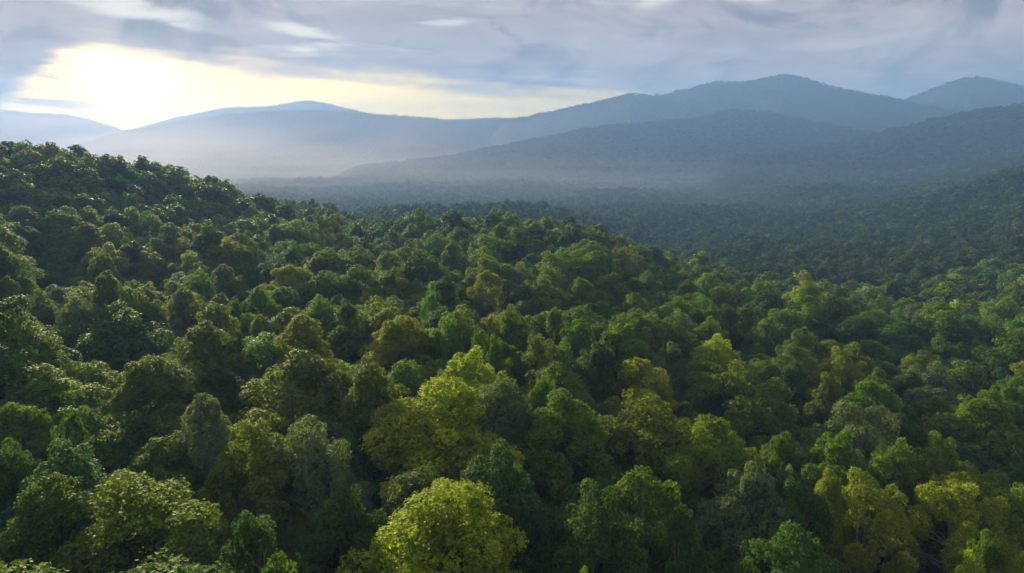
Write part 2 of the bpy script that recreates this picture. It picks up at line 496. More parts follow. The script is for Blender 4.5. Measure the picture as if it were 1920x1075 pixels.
# ground: one polar sheet out to the horizon
azs = np.unique(np.concatenate([np.linspace(-46, 46, 231), np.linspace(46, 314, 68)]))[:-1]
ds = np.concatenate([[6.0], np.geomspace(14, 8200, 210)])
AA, DD = np.meshgrid(np.radians(azs), ds)
gx, gy = np.sin(AA) * DD, np.cos(AA) * DD
behind = np.cos(AA) < math.cos(R(50))
gz = ground_z(gx, gy).reshape(gx.shape)
verts = np.stack([gx.ravel(), gy.ravel(), gz.ravel()], -1)
na, nd = len(azs), len(ds)
faces = []
for i in range(nd - 1):
    for j in range(na):
        k = (j + 1) % na
        faces.append((i * na + j, (i + 1) * na + j, (i + 1) * na + k, i * na + k))
faces.append(tuple(range(na - 1, -1, -1)))
ground = mesh_object('ground', verts, [f[::-1] for f in faces], [FLOOR], smooth=True)
ground['kind'] = 'structure'

# ------------------------------------------------------------------ mountains
def mountain(crest, wf, wb, floor_rel, seed, spur=0.16, power=1.25, rough=7.0, na=320, nt=34):
    """crest: list of (u, v, range); a ridge with spurs running down both flanks"""
    c = np.array(crest, float)
    u = np.linspace(c[0, 0], c[-1, 0], na)
    # smooth interpolation of the crest
    def interp(col):
        y = np.interp(u, c[:, 0], c[:, col])
        k = max(3, int(na * 14 / (c[-1, 0] - c[0, 0])) | 1)
        return np.convolve(np.pad(y, k // 2, mode='edge'), np.ones(k) / k, 'valid')[:na]
    v, d = interp(1), interp(2)
    x, y, z = ray(u, v)
    h = np.hypot(x, y)
    az_ = np.arctan2(x, y)
    zc = z / h * d
    tap = np.clip(np.minimum(u - c[0, 0], c[-1, 0] - u) / (0.10 * (c[-1, 0] - c[0, 0])), 0, 1)
    tap = tap * tap * (3 - 2 * tap)
    zc = floor_rel - 30 + (zc - floor_rel + 30) * tap
    zc = zc + (fbm(u / 26.0, u * 0 + seed, seed, 4) - 0.5) * rough
    ts = np.concatenate([-np.geomspace(wf, wf * 0.01, nt), [0], np.geomspace(wb * 0.03, wb, nt // 2)])
    V = []
    for t in ts:
        s = abs(t) / (wf if t < 0 else wb)
        dd = d + t
        X, Y = np.sin(az_) * dd, np.cos(az_) * dd
        warp = fbm(X / 900.0, Y / 900.0, seed + 5, 3) * 500.0
        ridg = 1 - np.abs(2 * fbm((X + warp) / 420.0, (Y * 0.25 + warp) / 420.0, seed + 9, 4) - 1)
        body = (1 - s) ** power
        zz_ = floor_rel + (zc - floor_rel) * body
        zz_ = zz_ + (ridg - 0.78) * (zc - floor_rel) * spur * 4.6 * s * (1 - s)
        if s >= 0.999:
            zz_ = zz_ * 0 + floor_rel - 40
        V.append(np.stack([X, Y, zz_ + CAM_Z], -1))
    V = np.array(V)
    nr = len(ts)
    F = [(i * na + j, i * na + j + 1, (i + 1) * na + j + 1, (i + 1) * na + j) for i in range(nr - 1) for j in range(na - 1)]
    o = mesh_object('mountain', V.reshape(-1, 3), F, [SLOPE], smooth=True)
    o['kind'] = 'structure'
    return V, nt

FL = -118.0
MOUNT = {}
MOUNT['far_left'] = mountain([(-260, 214, 7220), (-60, 204, 7220), (0, 207, 7220), (60, 213, 7180), (130, 217, 7130), (200, 236, 7050), (260, 256, 6960), (330, 285, 6960)], 950, 450, FL, 11, rough=10)
MOUNT['left_back'] = mountain([(60, 285, 6810), (170, 258, 6720), (255, 243, 6630), (330, 222, 6540), (420, 204, 6460), (500, 201, 6460), (545, 194, 6460), (577, 189, 6460), (610, 195, 6460), (650, 205, 6460), (700, 216, 6360), (800, 232, 6270), (900, 262, 6270)], 1200, 550, FL, 23)
MOUNT['left_front'] = mountain([(40, 300, 4530), (150, 272, 4380), (240, 247, 4220), (330, 230, 4140), (420, 217, 4070), (500, 210, 4070), (590, 207, 4070), (650, 210, 4110), (710, 217, 4140), (780, 222, 4220), (850, 227, 4300), (920, 224, 4380), (990, 224, 4460), (1060, 240, 4530), (1180, 275, 4610)], 1000, 600, FL, 37)
MOUNT['big_right'] = mountain([(830, 262, 4000), (900, 236, 3940), (990, 220, 3890), (1050, 207, 3830), (1110, 195, 3770), (1180, 176, 3710), (1205, 180, 3710), (1240, 180, 3710), (1290, 168, 3710), (1340, 155, 3710), (1375, 157, 3710), (1400, 155, 3710), (1435, 147, 3680), (1475, 141, 3650), (1510, 149, 3650), (1560, 166, 3650), (1610, 175, 3650), (1660, 184, 3650), (1700, 192, 3650), (1800, 214, 3650), (1950, 240, 3650), (2150, 262, 3650)], 1250, 600, FL, 41, na=420)
MOUNT['right_peak'] = mountain([(1560, 250, 4180), (1640, 212, 4120), (1700, 188, 4070), (1760, 165, 4010), (1800, 152, 4010), (1832, 146, 4010), (1870, 153, 4010), (1930, 167, 4010), (2040, 195, 4010), (2200, 240, 4070)], 1150, 600, FL, 53)
MOUNT['mid_right'] = mountain([(560, 326, 2480), (650, 316, 2520), (740, 306, 2560), (840, 296, 2590), (930, 278, 2620), (1010, 262, 2660), (1100, 243, 2720), (1170, 236, 2750), (1240, 231, 2750), (1300, 224, 2750), (1370, 208, 2780), (1440, 212, 2780), (1520, 229, 2750), (1620, 249, 2690), (1750, 272, 2620), (1900, 290, 2560)], 800, 500, FL + 8, 67, na=360)
MOUNT['near_right'] = mountain([(1280, 312, 2030), (1400, 293, 2060), (1500, 281, 2100), (1590, 268, 2140), (1680, 244, 2170), (1760, 226, 2200), (1830, 211, 2240), (1920, 199, 2280), (2060, 186, 2310), (2250, 190, 2310)], 620, 500, FL + 8, 79, na=300)

# ------------------------------------------------------------------ tree meshes
def tube(path, radii, sides=6):
    path = np.array(path, float)
    V, F = [], []
    for i, p in enumerate(path):
        t = path[min(i + 1, len(path) - 1)] - path[max(i - 1, 0)]
        t /= np.linalg.norm(t) + 1e-9
        a = np.cross(t, [0.3, 0.9, 0.1]); a /= np.linalg.norm(a) + 1e-9
        b = np.cross(t, a)
        for k in range(sides):
            th = 2 * math.pi * k / sides
            V.append(p + radii[i] * (a * math.cos(th) + b * math.sin(th)))
    for i in range(len(path) - 1):
        for k in range(sides):
            l = (k + 1) % sides
            F.append((i * sides + k, i * sides + l, (i + 1) * sides + l, (i + 1) * sides + k))
    return V, F

def envelope(form, t):
    if form == 'giant':
        return np.clip(1 - t, 0, 1) ** 0.52 * np.clip(0.9 + 0.6 * t, 0, 1)
    if form == 'cone':
        return np.clip(1 - t, 0, 1) ** 0.50 * np.clip(0.80 + 1.2 * t, 0, 1)
    if form == 'oval':
        return np.sqrt(np.clip(1 - (2 * t - 0.9) ** 2 / 1.25, 0, 1))
    if form in ('layer', 'open', 'tall'):
        return np.sqrt(np.clip(1 - t ** 2.6, 0, 1)) * np.clip(0.45 + 1.7 * t, 0, 1)
    return np.clip(1 - t ** 2.3, 0, 1) ** 0.58 * np.clip(0.80 + 0.9 * t, 0, 1)

FORMS = {  # crown radius, crown base, total height, lobes, lobe size
    'giant': (11.0, 3.0, 26.0, 150, (0.1, 0.2)),
    'cone': (7.2, 4.4, 21.0, 80, (0.17, 0.29)),
    'dome': (7.2, 5.2, 20.0, 78, (0.16, 0.28)),
    'oval': (5.2, 5.0, 20.0, 62, (0.20, 0.32)),
    'layer': (7.4, 11.0, 20.0, 46, (0.17, 0.28)),
    'open': (7.0, 9.0, 20.0, 44, (0.15, 0.24)),
    'tall': (5.0, 12.0, 20.5, 36, (0.20, 0.32)),
}

BOUGHS = {'giant': (58, 0.205), 'cone': (34, 0.30), 'dome': (34, 0.31), 'oval': (17, 0.42), 'layer': (18, 0.34), 'open': (20, 0.30), 'tall': (9, 0.44)}

def lobes_of(form, g, per=7):
    """a crown is a few big boughs, each carrying a handful of leafy clumps"""
    Rc, zb, H = FORMS[form][:3]
    nb, fb = BOUGHS[form]
    out = []
    flat = 1 if form == 'layer' else 0
    asym = g.uniform(0.86, 1.14, 12)
    for i in range(nb):
        t = 1 - ((i + 0.35) / nb) ** 0.85
        t = float(np.clip(t + g.normal(0, 0.04), 0.02, 0.96))
        ph = i * 2.39996 + g.normal(0, 0.4)
        env = Rc * envelope(form, t) * np.interp((ph % (2 * math.pi)) / (2 * math.pi) * 12, np.arange(13), np.append(asym, asym[0]))
        rb = Rc * fb * g.uniform(0.78, 1.18) * (0.80 if i == 0 else 1.0)
        rr = max(env - rb * 0.85, 0.0) if i else 0.15 * Rc
        c = np.array([rr * math.cos(ph), rr * math.sin(ph), zb + t * (H - zb) - rb * (0.85 if not flat else 0.5)])
        axis = c - np.array([0, 0, zb + 0.25 * (H - zb)])
        axis /= np.linalg.norm(axis) + 1e-6
        k = 0
        while k < per:
            d_ = g.normal(size=3); d_ /= np.linalg.norm(d_)
            if d_ @ axis < -0.15 and g.random() < 0.85:
                continue
            if flat:
                d_[2] *= 0.5
            rl = rb * g.uniform(0.34, 0.56)
            out.append((*(c + d_ * rb * g.uniform(0.62, 0.92)), rl, flat))
            k += 1
        out.append((*c, rb * 0.62, flat))
    return np.array(out)

def crown_arrays(form, seed, n_leaf, leaf, per=7, sprigs=24):
    g = np.random.default_rng(seed)
    L = lobes_of(form, g, per)
    Rc, zb, H = FORMS[form][:3]
    flat = np.where(L[:, 4] > 0, 0.62, 0.92)
    wgt = L[:, 3] ** 2
    cnt = np.maximum((wgt / wgt.sum() * n_leaf * 1.5).astype(int), 8)
    P, D, TN = [], [], []
    for i, (x, y, z, rl, _) in enumerate(L):
        ns = max(4, int(sprigs * (rl / 1.1) ** 2))
        sd = g.normal(size=(ns, 3)); sd[:, 2] += 0.35
        sd /= np.linalg.norm(sd, axis=1)[:, None]
        k = g.integers(0, ns, cnt[i])
        off = sd[k] * (0.84 + 0.18 * g.random(ns)[k])[:, None] * rl
        fr = g.normal(size=(cnt[i], 3)); fr[:, 2] += 0.3
        fr = fr / np.linalg.norm(fr, axis=1)[:, None] * rl * g.uniform(0.80, 1.04, (cnt[i], 1))
        off = np.where(g.random((cnt[i], 1)) < 0.42, fr, off)
        off = off + g.normal(0, 0.14, (cnt[i], 3)) * rl * (g.random((cnt[i], 1)) ** 0.5)
        off[:, 2] *= flat[i]
        p = off + (x, y, z)
        P.append(p)
        dd = off / (np.linalg.norm(off, axis=1)[:, None] + 1e-6)
        D.append(dd)
        TN.append(np.clip(g.normal(0.45, 0.16) + g.normal(0, 0.07, ns)[k] + g.normal(0, 0.16, cnt[i]), 0, 1))
    P, D, TN = np.concatenate(P), np.concatenate(D), np.concatenate(TN)
    # drop most leaves buried inside other lobes
    depth = np.zeros(len(P))
    for (x, y, z, rl, _), fl in zip(L, flat):
        q = (P - (x, y, z)) / np.array([1, 1, fl])
        depth = np.maximum(depth, 1 - np.linalg.norm(q, axis=1) / rl)
    keep = g.random(len(P)) > np.clip((depth - 0.32) * 4, 0, 0.93)
    P, D, TN = P[keep], D[keep], TN[keep]
    n = len(P)
    C = P - np.array([0, 0, zb + 0.25 * (H - zb)])
    C /= np.linalg.norm(C, axis=1)[:, None] + 1e-6
    N = D * 0.55 + C * 0.60 + np.array([0, 0, 0.25]) + g.normal(0, 0.55, (n, 3))
    N /= np.linalg.norm(N, axis=1)[:, None]
    A = np.cross(N, g.normal(size=(n, 3))); A /= np.linalg.norm(A, axis=1)[:, None]
    B = np.cross(N, A)
    s = leaf * g.uniform(0.65, 1.3, n)[:, None]
    v = np.stack([P - A * s * 0.5, P + B * s * 0.32 - N * s * 0.08, P + A * s * 0.5, P - B * s * 0.32 - N * s * 0.08], 1)
    return v.reshape(-1, 3), n, TN, L

def limb_arrays(form, seed, L, n_limb=9, trunk_r=0.34):
    g = np.random.default_rng(seed + 991)
    Rc, zb, H = FORMS[form][:3]
    V, F = [], []
    def put(path, rad, sides):
        v, f = tube(path, rad, sides)
        b = len(V)
        V.extend(v); F.extend([tuple(i + b for i in q) for q in f])
    lean = g.normal(0, 0.35, 2)
    top = np.array([lean[0] * 2, lean[1] * 2, zb + (H - zb) * 0.62])
    def trunk_at(t):
        return np.array([lean[0] * 2 * t * t + 0.25 * math.sin(t * 5 + seed), lean[1] * 2 * t * t + 0.2 * math.cos(t * 4 + seed) - 0.2, t * top[2] - 1.5 * (1 - t) * (t < 0.01)])
    ts = np.linspace(0, 1, 8)
    put([trunk_at(t) for t in ts], [trunk_r * (1.55 if t == 0 else 1.0) * (1 - 0.72 * t) for t in ts], 8)
    idx = g.permutation(len(L))[:n_limb]
    for i in idx:
        e = L[i, :3] + (0, 0, -0.1 * L[i, 3])
        t0 = np.clip((zb + g.uniform(-0.08, 0.25) * (H - zb)) / top[2], 0.3, 0.92)
        s = trunk_at(t0)
        if e[2] < s[2]:
            e[2] = s[2] + 0.4
        m1 = s + (e - s) * 0.35 + (0, 0, -0.3 + 0.10 * np.linalg.norm(e - s))
        m2 = s + (e - s) * 0.72 + (0, 0, 0.08 * np.linalg.norm(e - s)) + g.normal(0, 0.25, 3)
        r0 = trunk_r * 0.42
        put([s, m1, m2, e], [r0, r0 * 0.7, r0 * 0.42, r0 * 0.16], 5)
        for _ in range(2):
            e2 = e + g.normal(0, 0.9, 3) * L[i, 3] * 0.7
            e2[2] = max(e2[2], m2[2] + 0.3)
            put([m2, (m2 + e2) / 2 + g.normal(0, 0.15, 3), e2], [r0 * 0.36, r0 * 0.24, r0 * 0.10], 4)
    return V, F

def quads_mesh(name, verts, nq, tone, extra=None, mats=(LEAF,)):
    """nq leaf quads (4 verts each) plus optional bark faces"""
    me = bpy.data.meshes.new(name)
    ev, ef = extra if extra else ([], [])
    nv = len(verts)
    allv = np.concatenate([verts, np.array(ev)]) if len(ev) else verts
    me.vertices.add(len(allv))
    me.vertices.foreach_set('co', allv.astype(np.float32).ravel())
    nf = nq + len(ef)
    loops = np.concatenate([np.arange(nq * 4), (np.array(ef).ravel() + nv) if len(ef) else np.array([], int)]).astype(np.int32)
    me.loops.add(len(loops))
    me.loops.foreach_set('vertex_index', loops)
    me.polygons.add(nf)
    me.polygons.foreach_set('loop_start', (np.arange(nf) * 4).astype(np.int32))
    for m in mats:
        me.materials.append(m)
    mi = np.zeros(nf, np.int32); mi[nq:] = 1
    if len(ef):
        me.polygons.foreach_set('material_index', mi)
    me.update(calc_edges=True)
    a = me.attributes.new('leaf_tone', 'FLOAT', 'FACE')
    tt = np.zeros(nf, np.float32); tt[:nq] = tone
    a.data.foreach_set('value', tt)
    return me

VAR = {}      # (form, k) -> dict of meshes
PLAN = [('giant', 0, 240000), ('cone', 0, 80000), ('cone', 1, 72000), ('dome', 0, 92000), ('dome', 1, 84000), ('dome', 2, 80000), ('oval', 0, 42000),
        ('layer', 0, 44000), ('layer', 1, 42000), ('open', 0, 46000), ('open', 1, 48000), ('tall', 0, 24000)]
for i, (form, k, n) in enumerate(PLAN):
    seed = 100 + i * 13
    cv, nq, tn, L = crown_arrays(form, seed, n, 0.215 if form == 'giant' else 0.25)
    bv, bf = limb_arrays(form, seed, L, 16 if form in ('open', 'tall', 'layer') else 10)
    crown = quads_mesh('crown', cv, nq, tn)
    trunk = bpy.data.meshes.new('trunk'); trunk.from_pydata([tuple(v) for v in bv], [], bf); trunk.materials.append(BARK)
    mv, mq, mt, ML = crown_arrays(form, seed, min(n, 90000) // 11, 0.80, sprigs=9)
    bv2, bf2 = limb_arrays(form, seed, ML, 4)
    mid = quads_mesh('tree_mid', mv, mq, mt, (bv2, bf2), (LEAF, BARK))
    fv, fq, ft, FLb = crown_arrays(form, seed, 1300, 1.5, per=3, sprigs=6)
    tv, tf = tube([(0, 0, -2), (0, 0, FORMS[form][2] * 0.7)], [0.35, 0.2], 4)
    far = quads_mesh('tree_far', fv, fq, ft, (tv, tf), (LEAF, BARK))
    VAR[(form, k)] = dict(crown=crown, trunk=trunk, mid=mid, far=far, R=FORMS[form][0], H=float(cv[:, 2].max()), W=float(np.percentile(np.hypot(cv[:, 0], cv[:, 1])[cv[:, 2] > FORMS[form][2] - 0.52 * (FORMS[form][2] - FORMS[form][1])], 96)) * 2)
VKEYS = list(VAR)
NV = len(VKEYS)
FORM_KEYS = {f: [k for k in VKEYS if k[0] == f] for f in FORMS}

# ------------------------------------------------------------------ where the trees stand
trees = []       # dict: x, y, z(ground), key, sx, sz, rot, tint, tintname, label, d
def vary(tint, g, amt=1.0):
    c = np.array(tint) * (1 + amt * g.normal(0, 0.10)) * (1 + amt * g.normal(0, 0.06, 3))
    return np.clip(c, 0.012, 0.30)

hero_scr = []
for i, (u, v, wpx, form, tint, lab) in enumerate(HEROES):
    z0 = float(hero_z(u, v))
    x, y, z = ray(u, v)
    d = z0 / z * math.hypot(x, y)
    px, py, pz = at(u, v, d)
    depth = project(px, py, pz)[2]
    wid = (1.14 if form in ('cone', 'giant') else 1.08) * wpx * depth / FPX
    key = FORM_KEYS[form][i % len(FORM_KEYS[form])]
    vr = VAR[key]
    s = wid / vr['W']
    gz_ = float(ground_z(px, py)[0])
    hgt = pz + CAM_Z - gz_
    szz = max(hgt / vr['H'], 0.84 * s)          # big crowns stay round; their boles reach below the litter
    base = pz + CAM_Z - szz * vr['H']
    trees.append(dict(x=px, y=py, z=min(base, gz_ - 0.3), key=key, sx=s, sz=(pz + CAM_Z - min(base, gz_ - 0.3)) / vr['H'], rot=rng.uniform(0, 6.28), tint=vary(T[tint], rng, 0.5), tn=tint, label=lab, d=d, w=wid, hero=True, h=pz + CAM_Z - min(base, gz_ - 0.3)))
    hero_scr.append((u, v, wpx, d, px, py, wid))
hero_scr = np.array(hero_scr)

FILL_T = ['dark', 'green', 'moss', 'olive', 'blue', 'grey', 'bronze', 'vivid', 'gold', 'lime']
FILL_W = np.array([0.24, 0.25, 0.21, 0.12, 0.05, 0.04, 0.02, 0.03, 0.025, 0.015])
VALLEY_SHADE_W = np.array([0.50, 0.10, 0.03, 0.04, 0.30, 0.03, 0.0, 0.0, 0.0, 0.0])      # valley shade put into the tints: mostly dark and bluish ones
FILL_F = ['dome', 'cone', 'oval', 'layer', 'open', 'tall']
FILL_FW = np.array([0.62, 0.19, 0.05, 0.09, 0.04, 0.01])

def scatter(rmin, rmax, half_az, spacing, g, jitter=0.36):
    """jittered hexagonal lattice in plan inside a sector"""
    n = int(2 * rmax / spacing) + 2
    ii, jj = np.meshgrid(np.arange(-n // 2, n // 2 + 1), np.arange(int(-60 / spacing), n))
    x = (ii + 0.5 * (jj % 2)) * spacing
    y = jj * spacing * 0.866
    x = x + g.uniform(-jitter, jitter, x.shape) * spacing
    y = y + g.uniform(-jitter, jitter, x.shape) * spacing
    d = np.hypot(x, y); a = np.degrees(np.abs(np.arctan2(x, y)))
    ok = (d >= rmin) & (d < rmax) & (a < half_az)
    return x[ok], y[ok], d[ok]

# fillers close by: one at a time so that they leave the named trees in view
_near, _far = scatter(24, 80, 46, 9.6, rng), scatter(80, 270, 46, 8.4, rng)
fx, fy, fd = (np.concatenate(k_) for k_ in zip(_near, _far))
fz = canopy(fx, fy)
for x, y, d, zc in zip(fx, fy, fd, fz):
    wm = float(np.interp(d, (45, 100, 180, 300), (13.5, 11.4, 11.4, 11.6)))
    wd = float(np.clip(rng.normal(wm, 0.31 * wm), 0.5 * wm, 1.8 * wm))
    dist = np.hypot(hero_scr[:, 4] - x, hero_scr[:, 5] - y)
    if np.any(dist < 0.36 * hero_scr[:, 6] + 0.20 * wd):
        continue
    hgt = TREE_H + rng.normal(-1.2, 1.8) + 0.5 * (wd - wm)
    if d > 110 and rng.random() < 0.05:
        hgt += rng.uniform(2.5, 5.0)          # emergent
    gz_ = zc - TREE_H
    for _ in range(8):
        u, v, dep = project(x, y, gz_ + hgt)
        wp = wd * FPX / dep
        hide = (hero_scr[:, 3] > d) & (np.abs(hero_scr[:, 0] - u) < 0.5 * (hero_scr[:, 2] + wp) * 0.85) & (v < hero_scr[:, 1] + 0.50 * hero_scr[:, 2]) & (v + wp > hero_scr[:, 1])
        if not hide.any():
            break
        hgt -= 1.6
    if hgt < 8.0:
        continue
    form = rng.choice(FILL_F, p=FILL_FW)
    if hgt < 15 and form in ('open', 'tall'):
        form = 'dome'
    key = FORM_KEYS[form][rng.integers(len(FORM_KEYS[form]))]
    tn = str(rng.choice(FILL_T, p=FILL_W))
    vr = VAR[key]
    sw = wd / vr['W']
    deep = max(0.3, 0.84 * sw * vr['H'] - hgt)
    trees.append(dict(x=x, y=y, z=gz_ + CAM_Z - deep, key=key, sx=sw, sz=(hgt + deep) / vr['H'], rot=rng.uniform(0, 6.28), tint=vary(T[tn], rng), tn=tn, d=d, w=wd, hero=False, h=hgt + deep))

# which 300 show largest: paint crown discs front to back
order = sorted(range(len(trees)), key=lambda i: trees[i]['d'])
BW, BH = 960, 538
buf = np.full((BH, BW), -1, int)
yy, xx = np.mgrid[0:BH, 0:BW]
for i in order:
    t = trees[i]
    top = t['z'] + t['h'] - CAM_Z
    u, v, dep = project(t['x'], t['y'], top - 0.30 * t['w'])
    r = 0.47 * t['w'] * FPX / dep / 2
    u, v = u / 2, v / 2
    x0, x1, y0, y1 = int(max(u - r, 0)), int(min(u + r + 1, BW)), int(max(v - 0.8 * r, 0)), int(min(v + r * 1.6 + 1, BH))
    if x1 <= x0 or y1 <= y0:
        continue
    sy_ = (yy[y0:y1, x0:x1] - v) / r
    sy_ = np.where(sy_ > 0, sy_ * 0.62, sy_ * 1.25)
    m = ((xx[y0:y1, x0:x1] - u) / r) ** 2 + sy_ ** 2 < 1
    sub = buf[y0:y1, x0:x1]
    sub[m & (sub < 0)] = i
cnt = np.bincount(buf[buf >= 0].ravel(), minlength=len(trees))
for i, t in enumerate(trees):
    t['vis'] = int(cnt[i])
rank = sorted(range(len(trees)), key=lambda i: (-(trees[i]['hero']), -trees[i]['vis']))
named = [i for i in rank if trees[i]['vis'] > 0 or trees[i]['hero']][:300]

# ------------------------------------------------------------------ labels of the trees around the named ones
TINT_WORD = dict(dark='dark green', green='mid-green', moss='moss green', olive='olive', blue='blue-green', grey='grey-green', bronze='bronze', vivid='fresh green', gold='golden', lime='yellow-green')
FORM_WORD = dict(giant='towering', dome='domed', cone='pointed', oval='narrow', layer='flat-topped', open='sparse', tall='small-headed')
used, groups = {}, {}
for i in named:
    t = trees[i]
    if t['hero']:
        used[t['label']] = 1
for i in named:
    t = trees[i]
    if t['hero']:
        continue
    u, v, dep = project(t['x'], t['y'], t['z'] + t['h'] - CAM_Z)
    du, dv = u - hero_scr[:, 0], v - hero_scr[:, 1]
    j = int(np.argmin(np.hypot(du, dv * 1.3)))
    if abs(du[j]) > abs(dv[j]) * 0.9:
        rel = 'right of' if du[j] > 0 else 'left of'
    else:
        rel = 'in front of' if t['d'] < hero_scr[j, 3] else 'behind'
    groups.setdefault((TINT_WORD[t['tn']], FORM_WORD[t['key'][0]], rel, j), []).append((float(np.hypot(du[j], dv[j])), i))
CUTS = (',', ' with ', ' showing ', ' cut by ', ' at the ', ' in the ', ' where ', ' left of ', ' right of ', ' behind ', ' below ', ' above ', ' joined ', ' between ', ' beside ', ' rising ', ' near ', ' standing ', ' just ', ' before ')
def short(lab, n):
    for cut in CUTS[:n]:
        lab = lab.split(cut)[0]
    return lab
_ALL = [[short(h[5], n) for h in HEROES] for n in (len(CUTS), 6, 4, 0)]
ALIAS = [next(a[k] for a in _ALL if a.count(a[k]) == 1) for k in range(len(HEROES))]
ORD = ['', 'second ', 'third ', 'fourth ', 'fifth ', 'sixth ']
for (tw, fw, rel, j), lst in groups.items():
    lst.sort()
    for n, (_, i) in enumerate(lst):
        art = ALIAS[j]
        lab = f"{ORD[min(n, 5)]}{tw} {fw} tree {rel} the {art}"
        if len(lab.split()) > 16:
            lab = f"{ORD[min(n, 5)]}{fw} tree {rel} the {art}"
        if lab in used:
            lab = lab.replace(' tree ', ' crowned tree ')
        used[lab] = 1
        trees[i]['label'] = lab

# ------------------------------------------------------------------ the 300 trees as objects
for i in named:
    t = trees[i]
    vr = VAR[t['key']]
    root = bpy.data.objects.new('tree', None)
    root.empty_display_size = 2.0
    COL.objects.link(root)
    root.location = (t['x'], t['y'], t['z'])
    root.rotation_euler = (0, 0, t['rot'])
    root.scale = (t['sx'], t['sx'], t['sz'])
    root['label'] = t['label']
    root['category'] = 'tree'
    root['group'] = 'trees of the near forest canopy'
    for part in ('trunk', 'crown'):
        o = bpy.data.objects.new(part, vr[part])
        COL.objects.link(o)
        o.parent = root
        o['tint'] = [float(c) for c in t['tint']] + [1.0]

# ------------------------------------------------------------------ bare dead trees standing out of the canopy
for k_, (u, v, d, sc, lab) in enumerate((
        (479, 462, 215, 0.95, 'pale dead tree with bare forked limbs before the left hill'),
        (229, 380, 290, 1.00, 'bare grey trunk rising on the left hillside'),
        (1142, 478, 262, 1.00, 'bleached leafless tree on the central ridge'),
        (1256, 512, 240, 0.95, 'leafless pale tree where the central ridge drops right'),
        (1562, 470, 560, 1.15, 'distant pale leafless tree in the right valley'))):
    x, y, z = at(u, v, d)
    form = ('open', 'tall')[k_ % 2]
    g_ = np.random.default_rng(900 + k_)
    bv, bf = limb_arrays(form, 900 + k_, lobes_of(form, g_), 7, 0.30)
    gz_ = float(ground_z(x, y)[0])
    root = bpy.data.objects.new('dead_tree', None)
    COL.objects.link(root)
    root.location = (x, y, gz_ - 0.3)
    top_ = max(v_[2] for v_ in bv)
    root.scale = (sc, sc, (z + CAM_Z - gz_ + 0.3) / top_)
    root['label'] = lab
    root['category'] = 'dead tree'
    root['group'] = 'bare dead trees in the canopy'
    nb_ = 8 * 8
    for part, vs, fs in (('trunk', bv[:nb_], [f for f in bf if max(f) < nb_]), ('limbs', bv[nb_:], [tuple(i_ - nb_ for i_ in f) for f in bf if min(f) >= nb_])):
        mesh_object(part, vs, fs, [DEADWOOD], root, True)

# ------------------------------------------------------------------ all further trees: one forest
P_co, P_var, P_rot, P_scl, P_tint = [], [], [], [], []
def push(x, y, z, var, rot, sxy, sz_, tint):
    P_co.append((x, y, z)); P_var.append(var); P_rot.append(rot); P_scl.append((sxy, sxy, sz_)); P_tint.append(tuple(tint))
nm = set(named)
for i, t in enumerate(trees):
    if i not in nm:
        for lod in (0, 1):            # crown and trunk
            push(t['x'], t['y'], t['z'], VKEYS.index(t['key']) + NV * lod, t['rot'], t['sx'], t['sz'], t['tint'])

def fill_band(r0, r1, spacing, lod, half, wmean):
    x, y, d = scatter(r0, r1, half, spacing, rng)
    z = canopy(x, y)
    n = len(x)
    forms = rng.choice(len(FILL_F), n, p=FILL_FW)
    patch = fbm(x / 70.0, y / 70.0, 77, 3)
    for i in range(n):
        ks = FORM_KEYS[FILL_F[forms[i]]]
        key = ks[rng.integers(len(ks))]
        wd = float(np.clip(rng.normal(wmean, wmean * 0.22), wmean * 0.55, wmean * 1.6))
        h = TREE_H * (wd / wmean) ** 0.35 + rng.normal(-1.0, 1.8)
        tn = rng.choice(FILL_T, p=FILL_W if z[i] > -60 and d[i] < 450 else VALLEY_SHADE_W)
        c = vary(T[str(tn)], rng) * (0.75 + 0.4 * patch[i]) * (1.0 if z[i] > -60 and d[i] < 450 else 0.72)  # last factor darkens valley and far tints further, in place of shade
        vr = VAR[key]
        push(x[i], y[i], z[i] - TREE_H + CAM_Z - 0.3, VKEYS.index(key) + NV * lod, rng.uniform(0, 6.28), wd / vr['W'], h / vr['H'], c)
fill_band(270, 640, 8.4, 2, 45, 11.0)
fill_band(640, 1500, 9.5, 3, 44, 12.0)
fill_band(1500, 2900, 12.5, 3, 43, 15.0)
fill_band(2900, 4600, 21.0, 3, 38, 27.0)

